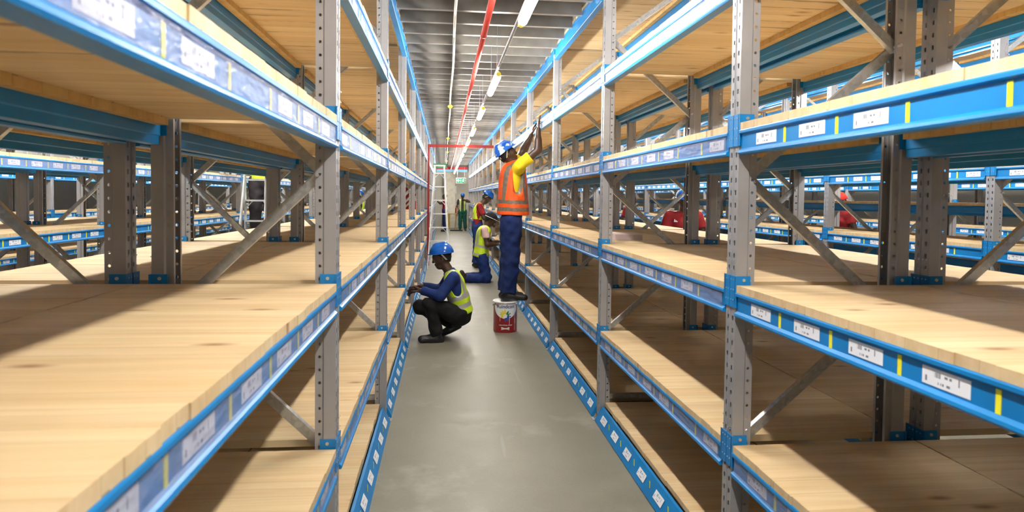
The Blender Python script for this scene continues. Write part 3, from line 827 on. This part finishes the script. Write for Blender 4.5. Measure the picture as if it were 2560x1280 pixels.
def hand_prims(wr, dr, palm, thumb_side, curl=.3, L=.185):
    """wr wrist, dr pointing direction, palm normal (the way the palm faces), thumb_side unit vector"""
    dr, palm, ts = nrm(dr), nrm(palm), nrm(thumb_side); P = []
    k1 = wr+dr*.088
    P.append(Cap(wr+dr*.01, wr+dr*.075, .030, .038, (palm, .45), k=.012))
    for i, (off, ln) in enumerate(((.027, .074), (.009, .083), (-.009, .078), (-.026, .060))):
        p0 = k1+ts*off; c = curl*(1+.15*i); d1 = nrm(dr*math.cos(c)+palm*math.sin(c)+ts*off*1.2); p1 = p0+d1*ln*.45
        d2 = nrm(dr*math.cos(2.1*c)+palm*math.sin(2.1*c)); p2 = p1+d2*ln*.32; d3 = nrm(dr*math.cos(2.9*c)+palm*math.sin(2.9*c)); p3 = p2+d3*ln*.25
        P += [Cap(wr+dr*.06+ts*off*.8, p0, .0105, .0098, k=.008), Cap(p0, p1, .0095, .0088, k=.004), Cap(p1, p2, .0088, .0080, k=.004), Cap(p2, p3, .0080, .0070, k=.004)]
    t0 = wr+dr*.028+ts*.026; t1 = t0+nrm(dr*.6+ts*.75+palm*.25)*.045; t2 = t1+nrm(dr*.9+ts*.3+palm*.35)*.034; t3 = t2+nrm(dr+palm*.4)*.024
    P += [Cap(t0, t1, .0155, .0115, k=.01), Cap(t1, t2, .0112, .0098, k=.004), Cap(t2, t3, .0098, .0082, k=.004)]
    return P
def head_prims(c, f, u, hair=True):
    s = np.cross(u, f); P = [Cap(c-f*.030+u*.030, c+f*.022+u*.028, .083, .078, (s, .93)), Cap(c+f*.020-u*.02, c+f*.045-u*.070, .062, .040),
        Cap(c+f*.045-u*.088-s*.012, c+f*.045-u*.088+s*.012, .026), Cap(c+f*.078+u*.025-s*.028, c+f*.078+u*.025+s*.028, .016),
        Cap(c+f*.088+u*.018, c+f*.106-u*.020, .009, .013, k=.012), Cap(c+f*.098-u*.022-s*.010, c+f*.098-u*.022+s*.010, .009, k=.01),
        Cap(c+f*.086-u*.050-s*.016, c+f*.086-u*.050+s*.016, .0095, k=.008), Cap(c+f*.082-u*.064-s*.013, c+f*.082-u*.064+s*.013, .0095, k=.008),
        Cap(c+f*.055-u*.005-s*.045, c+f*.052-u*.02-s*.035, .022), Cap(c+f*.055-u*.005+s*.045, c+f*.052-u*.02+s*.035, .022)]
    for g in (-1, 1):
        P.append(Cap(c+s*g*.078-f*.008+u*.012, c+s*g*.080-f*.010-u*.018, .017, .012, (s, .5), k=.008))
    return P
def person(name_label, loc, J, f, cl, h=.0065, group=None, hands=True, hh=.004):
    """J joint dictionary in world coordinates (relative to loc), f facing; cl clothing dictionary"""
    root = thing('person', name_label, 'person', loc, group)
    J = {k: np.array(v, float) for k, v in J.items()}
    hf, hu = nrm(J['hf']), nrm(J['hu']); hf = nrm(hf-hu*(hf@hu)); side = np.cross(hu, hf); f = nrm(np.array(f, float))
    bf = nrm(J.get('bf', f)); A = []
    torso = [Cap(J['shL']*.86+J['shR']*.14-V3(0, 0, .03), J['shR']*.86+J['shL']*.14-V3(0, 0, .03), .062, .062),
             Cap(J['chest'], J['waist'], .150, .125, (bf, .70)), Cap(J['waist'], J['pelvis'], .125, .150, (bf, .78)),
             Cap(J['hipL']*.9+J['hipR']*.1, J['hipR']*.9+J['hipL']*.1, .095, .095)]
    neck = [Cap((J['shL']+J['shR'])/2+V3(0, 0, -.01), J['head']-hu*.05-hf*.015, .062, .054)]
    trap = [Cap((J['shL']+J['shR'])/2+V3(0, 0, .01), J['sh'+x]*.75+(J['shL']+J['shR'])*.125, .058, .045) for x in 'LR']
    arms, legs, feet, hp = [], [], [], []
    for x in 'LR':
        arms += [Cap(J['sh'+x], J['el'+x], .058, .046), Cap(J['el'+x], J['wr'+x], .046, .030), Cap(J['el'+x]*.85+J['wr'+x]*.15, J['el'+x]*.5+J['wr'+x]*.5, .047, .040)]
        legs += [Cap(J['hip'+x], J['kn'+x], .088, .058), Cap(J['kn'+x], J['an'+x], .056, .038), Cap(J['kn'+x]*.8+J['an'+x]*.2, J['kn'+x]*.45+J['an'+x]*.55, .058, .048)]
        feet += [Cap(J['an'+x], J['to'+x]*.35+J['an'+x]*.65, .038, .030), Cap(J['an'+x]*.8+J['to'+x]*.2, J['to'+x]*.85+J['an'+x]*.15, .030, .022)]
        if hands and cl.get('hands', True):
            dr, pl, ts, cu = J['hd'+x] if False else cl['hand'+x]
            hp.append(hand_prims(J['wr'+x], np.array(dr, float), np.array(pl, float), np.array(ts, float), cu))
        else: hp.append([Cap(J['wr'+x], J['wr'+x]+nrm(J['wr'+x]-J['el'+x])*.13, .032, .024, k=.02)])
    bp = head_prims(J['head'], hf, hu)+neck+trap+torso+arms+legs+feet
    v, q = surface(bp+([] if hands else hp[0]+hp[1]), h, .028)
    v = smooth_mesh(v, q, 1)
    if hands:
        for P_ in hp:
            v2, q2 = surface(P_+[Cap(P_[0].a-nrm(P_[0].b-P_[0].a)*.03, P_[0].a, .027)], hh, .006); q = np.concatenate([q, q2+len(v)]); v = np.concatenate([v, v2])
    to_obj('body', v, q, 'skin', root)
    for g in (-1, 1):
        e = J['head']+hf*.082+hu*.006+side*g*.030
        mb = MB(); mb.lathe([(0, -.010), (.007, -.007), (.010, 0), (.007, .007), (0, .010)], tuple(e), 'eye_white', 10); link('eye', mb.mesh('eye', True), root)
    # hair under the helmet
    c = J['head']
    v, q = surface([Cap(c-hf*.034+hu*.032, c+hf*.012+hu*.034, .089, .083), Cap(c-hf*.055-hu*.0, c-hf*.06-hu*.03, .05, .042)], h, .02, cut=lambda G: -((G-c)@hu)+.018-((G-c)@hf)*-.9-.0)
    if len(q): to_obj('hair', v, q, 'hair', root)
    # shirt
    sl = cl.get('sleeve', 1.0); sh = []
    for x in 'LR':
        a, b, c2 = J['sh'+x], J['el'+x], J['wr'+x]
        if sl <= 1: sh.append(Cap(a, a+(b-a)*sl, .072, .066 if sl > .6 else .074, cut_b=True))
        else: sh += [Cap(a, b, .070, .060), Cap(b, b+(c2-b)*(sl-1), .060, .047, cut_b=True)]
    g = cl.get('shirt_loose', .012)
    tor = [p.grow(g) for p in torso]
    sp = tor+[p.grow(.012) for p in trap]+sh+[Cap(neck[0].a, neck[0].a+(neck[0].b-neck[0].a)*.42, .068, .066, cut_b=True)]
    hem = cl.get('shirt_hem'); 
    v, q = surface(sp, h, .022, fold=.0045, seed=3, cut=(None if hem is None else (lambda G: hem-G[..., 2])))
    v = smooth_mesh(v, q); st = np.zeros(len(q), bool)
    if cl.get('stripes'):
        sdv = nrm(J['shR']-J['shL']); ce = v[q].mean(1)-(J['shL']+J['shR'])/2; fw = ce@f; lt = np.abs(ce@sdv)
        for c0 in (-.024, 0, .024): st |= (np.abs(fw-c0) < .0065) & (lt > .09) & (ce[:, 2] > -.13)
    so = to_obj('shirt' if sl <= 1 else 'jacket', v, q, cl['shirt'], root, ~st)
    if st.any(): to_obj('shoulder_stripes', v, q, 'label_white', so, st)
    if cl.get('stripes'):
        mb = MB(); o0 = J['chest']+sdv*.10+V3(0, 0, .07)+f*.128
        for i_ in range(3): mb.obox(o0+sdv*.016*i_-V3(0, 0, .012), o0+sdv*(.016*i_-.006)+V3(0, 0, -.012+.012*(i_+1)), tuple(sdv*.005), tuple(f*.006), 'label_white')
        link('chest_mark', mb.mesh('chest_mark'), so)
    # trousers
    tr = [torso[2].grow(.016), torso[3].grow(.022)]
    lg = cl.get('leg_loose', .022)
    for x in 'LR':
        hN, kN, aN = J['hip'+x], J['kn'+x], J['an'+x]
        tr += [Cap(hN, kN, .090+lg, .064+lg), Cap(kN, kN+(aN-kN)*.97, .064+lg, .046+lg*1.2, cut_b=True)]
    wl = cl.get('waist_z')
    v, q = surface(tr, h, .02, fold=.010, seed=5, cut=(None if wl is None else (lambda G: (G@cl.get('waist_n', V3(0, 0, 1)))-wl)))
    to_obj('trousers', smooth_mesh(v, q), q, cl['trousers'], root)
    # shoes
    for x in 'LR':
        a, t = J['an'+x], J['to'+x]; d = nrm(t-a); fd = nrm(V3(d[0], d[1], 0)) if 'foot'+x not in cl else nrm(np.array(cl['foot'+x], float))
        dn = cl.get('sole'+x, V3(0, 0, -1)); dn = np.array(dn, float)
        heel = a-fd*.045+dn*.045; toe = t
        up_ = Cap(a+dn*-.03, a+dn*.03, .050, .050)
        shp = [Cap(heel, a+fd*.06+dn*.03, .045, .050), Cap(a+fd*.06+dn*.03, toe-dn*.006, .050, .047, (dn, .9)), up_]
        lowest = max(float((heel)@dn)+.035, float(toe@dn)+.028)
        v, q = surface(shp, h, .02, cut=lambda G: (G@dn)-lowest)
        vv = smooth_mesh(v, q); ce = (vv[q].mean(1)@dn) > lowest-.016
        sho = to_obj('shoe', vv, q, 'shoe_black', root, ~ce)
        if ce.any(): to_obj('sole', vv, q, 'shoe_sole', sho, ce)
    # vest
    if 'vest' in cl:
        vg = cl.get('vest_loose', .03); vp = [p.grow(vg) for p in cl.get('vest_prims', torso[:3])]+[p.grow(.022) for p in trap]
        subs = []
        for x in 'LR':
            a = J['sh'+x]; out = nrm(a-(J['shL']+J['shR'])/2)
            ah = cl.get('armhole', .20)
            subs.append(Cap(a+out*.0+V3(0, 0, -.0)+nrm(J['waist']-J['chest'])*.02, a+nrm(J['waist']-J['chest'])*ah+out*.02, .082, .062))
        axis = nrm((J['shL']+J['shR'])/2-J['pelvis']); 
        # V neck in front
        nk = (J['shL']+J['shR'])/2
        if cl.get('open_front'):
            for t_ in np.linspace(0, 1, 9): subs.append(Cap(nk+f*.075-axis*.58*t_, nk+f*.30-axis*.58*t_, .062+.012*t_))
        else:
            subs.append(Cap(nk+f*.16+V3(0, 0, .03), nk+f*.12-axis*.22, .085, .02))
        subs.append(Cap(nk+axis*.03, nk+axis*.16, .075))
        hp_ = cl['vest_hem']; hn = nrm(np.array(cl.get('hem_n', axis), float))
        v, q = surface(vp, h, .03, subs=subs, fold=.005, seed=9, cut=lambda G: hp_-(G@hn))
        vv = smooth_mesh(v, q); cen = vv[q].mean(1); t_ = cen@hn-hp_
        strip = np.zeros(len(q), bool)
        for a, b in cl.get('bands', ((.06, .115), (.20, .255))): strip |= (t_ > a) & (t_ < b)
        sd = nrm(J['shR']-J['shL']); lat = np.abs((cen-nk)@sd)
        top = cl.get('bands', ((0, 0), (.2, .255)))[1][1]
        strip |= (lat > .105) & (lat < .15) & (t_ > top) & cl.get('braces', True)
        vo = to_obj('safety_vest', vv, q, cl['vest'], root, ~strip)
        so = to_obj('reflective_band', vv, q, cl.get('band_mat', 'reflective'), vo, strip)
        if cl.get('piping'):
            pass
    # helmet / cap
    hm = cl.get('helmet')
    if hm:
        hc = J['head']+hu*.048-hf*.006; tilt = cl.get('helmet_tilt', 0.0)
        U = nrm(hu*math.cos(tilt)-hf*math.sin(tilt)); Fh = nrm(hf*math.cos(tilt)+hu*math.sin(tilt)); Sd = np.cross(U, Fh)
        v, q = surface([Cap(hc-Fh*.030+U*.012, hc+Fh*.022+U*.012, .118, .114, (Sd, .93)), Cap(hc-Fh*.05+U*.108, hc+Fh*.05+U*.103, .032, .030, (Sd, .7), k=.03)], h*.9, .02,
                       subs=[Cap(hc-Fh*.030-U*.05, hc+Fh*.022-U*.05, .102)], cut=lambda G: .012-((G-hc)@U))
        ho = to_obj('hard_hat', smooth_mesh(v, q), q, hm, root)
        v, q = surface([Cap(hc-Fh*.028+U*.014, hc+Fh*.030+U*.012, .121, .122, (U, .085)), Cap(hc+Fh*.06+U*.013, hc+Fh*.092+U*.006, .082, .068, (U, .09))], h*.75, .012, subs=[Cap(hc-Fh*.03+U*.01, hc+Fh*.022+U*.01, .098)])
        to_obj('brim', v, q, hm, ho)
        mb = MB()
        for g_ in (-1, 1): mb.obox(hc+Sd*g_*.092+Fh*.0+U*.01, hc+Sd*g_*.080-U*.06-Fh*.055, tuple(Fh*.010), tuple(Sd*.002), 'harness')
        mb.obox(hc-Fh*.115+Sd*.06-U*.02, hc-Fh*.115-Sd*.06-U*.02, tuple(U*.014), tuple(Fh*.003), 'harness')
        link('harness', mb.mesh('harness'), ho)
    if cl.get('cap'):
        hc = J['head']+hu*.04
        v, q = surface([Cap(hc-hf*.03+hu*.0, hc+hf*.02, .100, .096)], h, .02, cut=lambda G: .0-((G-hc)@hu))
        ho = to_obj('hat', smooth_mesh(v, q), q, 'black_cloth', root)
        v, q = surface([Cap(hc-hf*.015, hc+hf*.05, .112, .118, (hu, .08))], h*.7, .01); to_obj('brim', v, q, 'black_cloth', ho)
        mb = MB(); pts = [tuple(hc+hf*(.02+.150*math.cos(a))+side*.118*math.sin(a)-hu*.006) for a in np.linspace(0, 2*PI, 33)]; mb.path(pts, .005, 'label_white', 6); link('piping', mb.mesh('piping', True), ho)
    return root

# --- worker in orange vest standing on the bucket, reaching up to the right-hand beam (faces +x)
B0 = V3(.77, 8.02, 0)
def rel(o, **k): return {a: (np.array(b, float)-o if not a in ('hf', 'hu', 'bf') else np.array(b, float)) for a, b in k.items()}
J = rel(B0, head=(.770, 8.02, 2.150), shR=(.885, 7.84, 2.015), shL=(.865, 8.19, 2.015), chest=(.83, 8.02, 1.86), waist=(.825, 8.02, 1.58), pelvis=(.82, 8.02, 1.40),
        elR=(1.105, 7.83, 2.205), wrR=(1.112, 7.86, 2.450), elL=(.985, 8.24, 2.235), wrL=(1.065, 8.16, 2.405),
        hipR=(.815, 7.93, 1.33), hipL=(.825, 8.12, 1.33), knR=(.805, 7.93, .87), knL=(.80, 8.10, .88), anR=(.775, 7.95, .47), anL=(.765, 8.10, .47), toR=(.975, 7.93, .415), toL=(.95, 8.11, .415),
        hf=(.93, .12, .36), hu=(-.45, 0, .90))
person('worker in orange safety vest and yellow shirt reaching up from the paint bucket', tuple(B0), J, (1, 0, 0),
       dict(shirt='shirt_yellow', sleeve=.58, shirt_loose=.02, trousers='overall_blue', leg_loose=.045, waist_z=1.50, shirt_hem=1.44, vest='vest_orange', vest_hem=1.425, hem_n=(.02, 0, 1), vest_loose=.03,
            vest_prims=[Cap(V3(.06, 0, 1.90), V3(.065, 0, 1.42), .150, .185, (V3(1, 0, 0), .92))], bands=((.045, .09), (.135, .18)), band_mat='tarnished_reflective', armhole=.30,
            helmet='helmet_splattered', helmet_tilt=.20, handR=((.02, .05, 1), (1, 0, 0), (0, 1, .1), .12), handL=((.25, -.1, 1), (1, 0, -.2), (0, -1, .1), .18)), hh=.0035)

# --- crouching worker at the left rack (faces -x)
B1 = V3(0, 7.6, 0)
J = rel(B1, head=(-.025, 7.62, .925), shL=(.105, 7.44, .725), shR=(.085, 7.78, .735), chest=(.125, 7.61, .60), waist=(.185, 7.61, .43), pelvis=(.205, 7.61, .315),
        elL=(-.035, 7.38, .530), wrL=(-.262, 7.47, .578), elR=(-.02, 7.80, .545), wrR=(-.265, 7.70, .60),
        hipL=(.17, 7.50, .285), hipR=(.17, 7.72, .285), knL=(-.150, 7.42, .435), knR=(-.270, 7.76, .345), anL=(-.070, 7.42, .075), anR=(.115, 7.74, .135), toL=(-.235, 7.40, .035), toR=(.015, 7.76, .035),
        hf=(-.93, -.02, -.25), hu=(-.22, 0, .97))
person('worker crouching at the left shelves in lime vest, blue jacket and blue hard hat', tuple(B1), J, (-1, 0, 0),
       dict(shirt='jacket_blue', sleeve=1.92, shirt_loose=.02, trousers='black_cloth', leg_loose=.02, waist_z=.47, waist_n=V3(.15, 0, 1), shirt_hem=.345, vest='vest_lime', vest_loose=.034,
            vest_hem=.205, hem_n=(-.32, 0, .95), bands=((.075, .125), (.18, .235)), armhole=.17, helmet='helmet_blue', helmet_tilt=.13,
            handL=((-1, .1, -.02), (0, .2, -1), (0, -.3, .6), .35), handR=((-1, -.25, -.08), (0, -.2, -1), (0, -1, .3), .4), footR=(-.8, 0, -.5), soleR=(.45, 0, -.89)), hh=.0035)

# --- kneeling worker farther down on the right (faces +x)
B2 = V3(.8, 12.6, 0)
J = rel(B2, head=(.885, 12.58, 1.20), shR=(.765, 12.42, 1.005), shL=(.80, 12.76, 1.0), chest=(.745, 12.6, .88), waist=(.715, 12.6, .66), pelvis=(.705, 12.6, .53),
        elR=(.815, 12.38, .735), wrR=(.99, 12.46, .735), elL=(.87, 12.80, .75), wrL=(1.03, 12.72, .78),
        hipR=(.72, 12.5, .49), hipL=(.72, 12.7, .49), knR=(.80, 12.48, .085), knL=(.83, 12.72, .085), anR=(.42, 12.50, .085), anL=(.45, 12.72, .09), toR=(.335, 12.5, .20), toL=(.37, 12.72, .04),
        hf=(.85, .05, -.42), hu=(.40, 0, .90))
person('worker kneeling on the floor in lime vest, pink shirt and black hat', tuple(B2), J, (1, 0, 0),
       dict(shirt='shirt_pink', sleeve=.55, trousers='jacket_blue', leg_loose=.03, waist_z=.64, shirt_hem=.56, vest='vest_lime', vest_hem=.45, hem_n=(.2, 0, .98), vest_loose=.055, bands=((.03, .07), (.19, .235)), armhole=.10,
            cap=True, hands=True, handR=((1, .1, 0), (0, 0, -1), (0, .6, .6), .3), handL=((1, -.1, 0), (0, 0, -1), (0, -1, .3), .3), footR=(-.3, 0, .95), soleR=(-.95, 0, -.2)), h=.009, hh=.005)

# --- standing worker bending his head behind the kneeling one
B3 = V3(.8, 15.2, 0)
J = rel(B3, head=(.975, 15.2, 1.60), shR=(.80, 15.02, 1.42), shL=(.82, 15.38, 1.42), chest=(.775, 15.2, 1.28), waist=(.765, 15.2, 1.08), pelvis=(.765, 15.2, .95),
        elR=(.90, 14.98, 1.16), wrR=(1.06, 15.1, 1.02), elL=(.93, 15.4, 1.17), wrL=(1.07, 15.3, 1.05),
        hipR=(.765, 15.1, .90), hipL=(.765, 15.3, .90), knR=(.79, 15.08, .48), knL=(.77, 15.32, .48), anR=(.77, 15.08, .09), anL=(.74, 15.33, .09), toR=(.94, 15.06, .035), toL=(.91, 15.34, .035),
        hf=(.80, .05, -.60), hu=(.58, 0, .82))
person('worker standing with bowed head in red shirt, lime vest and blue hard hat', tuple(B3), J, (1, 0, 0),
       dict(shirt='shirt_red', sleeve=.75, trousers='jacket_blue', leg_loose=.03, waist_z=1.08, vest='vest_lime', vest_hem=1.10, vest_loose=.018, bands=((.0, .0), (.0, .0)), braces=False, armhole=.25,
            helmet='helmet_blue'), h=.011, hands=False)

def simple_person(label, x, y, f, shirt, trousers, helmet=None, vest=None, zo=0.0, arms=None, lean=0.0, h=.014, sleeve=.5, knee=0.0, scale=1.0, **kw):
    """standing figure; arms = ((elR, wrR), (elL, wrL)) in body frame (forward, outward, z)"""
    f = nrm(V3(f[0], f[1], 0)); s_ = V3(-f[1], f[0], 0)   # s_ points to the figure's left
    B = V3(x, y, zo); W = lambda a, b, c: f*(a+lean*max(0, c-.95))+s_*b+V3(0, 0, c*scale)
    arms = arms or (((-.02, -.25, 1.14), (.10, -.25, .92)), ((-.02, .25, 1.14), (.10, .25, .92)))
    J = dict(head=W(.02, 0, 1.60), shR=W(0, -.185, 1.42), shL=W(0, .185, 1.42), chest=W(0, 0, 1.28), waist=W(0, 0, 1.08), pelvis=W(0, 0, .95),
             elR=W(*arms[0][0]), wrR=W(*arms[0][1]), elL=W(*arms[1][0]), wrL=W(*arms[1][1]), hipR=W(0, -.1, .90), hipL=W(0, .1, .90),
             knR=W(.03, -.10, .48), knL=W(.0+knee, .11, .48), anR=W(0, -.11, .09), anL=W(-.04, .13, .09), toR=W(.15, -.13, .035), toL=W(.11, .15, .035),
             hf=f+V3(0, 0, kw.pop('nod', -.15)), hu=V3(0, 0, 1)+f*.15)
    cl = dict(shirt=shirt, shirt_hem=.93*scale, sleeve=sleeve, trousers=trousers, waist_z=1.05*scale, leg_loose=.028, armhole=.12)
    if helmet: cl['helmet'] = helmet
    if vest: cl.update(vest=vest, vest_hem=.90*scale, hem_n=(0, 0, 1), vest_loose=.03, bands=((.08, .13), (.22, .27)))
    cl.update(kw)
    return person(label, tuple(B), J, f, cl, h=h, hands=False)
simple_person('worker standing with a broom in lime vest and green trousers at the aisle end', .86, 31.2, (-.05, -1), 'shirt_dark', 'trousers_green', 'helmet_blue', 'vest_lime', h=.017, open_front=True, sleeve=.6,
              arms=(((.0, -.25, 1.16), (.22, -.20, 1.06)), ((.05, .34, 1.36), (.12, .10, 1.45))), bands=((.0, .0), (.0, .0)), braces=True)
simple_person('worker in red shirt and blue trousers standing behind the tall step ladder', .03, 30.4, (-1, .1), 'shirt_red', 'overall_blue', None, None, h=.017, nod=-.3,
              arms=(((.16, -.22, 1.28), (.34, -.15, 1.38)), ((.18, .2, 1.28), (.36, .1, 1.40))))
simple_person('worker in blue hard hat and red striped shirt seen through the right shelves', 3.17, 8.5, (-.25, -1), 'shirt_red', 'overall_blue', 'helmet_blue', None, h=.0075, nod=-.75, sleeve=.6, stripes=True,
              arms=(((.02, -.27, 1.15), (.16, -.18, .95)), ((.02, .27, 1.15), (.16, .18, .95))))
simple_person('worker in bright red shirt standing far down the right side aisle', 3.42, 12.3, (.9, -.4), 'shirt_red', 'overall_blue', None, None, h=.013, lean=.15)
simple_person('worker with red hard hat and red shirt beyond the third row on the right', 6.62, 10.4, (-.9, -.3), 'shirt_red', 'overall_blue', 'helmet_red', None, h=.013, nod=-.4, lean=.1)
simple_person('worker in lime top standing on the ladder in the left side aisle', -2.82, 10.66, (.1, -1), 'vest_lime', 'shirt_dark', 'helmet_blue', None, zo=.925, h=.012, sleeve=1.0,
              arms=(((.2, -.3, 1.36), (.42, -.25, 1.55)), ((.2, .3, 1.36), (.42, .25, 1.55))), shirt_loose=.035)
simple_person('worker in lime vest and blue trousers far along the left side aisle', -2.62, 21.0, (.6, -1), 'shirt_dark', 'overall_blue', 'helmet_blue', 'vest_lime', h=.015)

r = thing('broom', 'long broom with a dark head leaning beside the green-trousered worker', 'broom', (.0, 0, 0))
q = MB(); q.tube((.60, 30.95, 1.10), (.50, 30.9, .05), .012, 'pine_batten', 8); link('handle', q.mesh('handle', True), r)
q = MB(); q.box((.28, 30.82, 0), (.86, 30.92, .06), 'black_rubber'); link('broom_head', q.mesh('broom_head'), r)
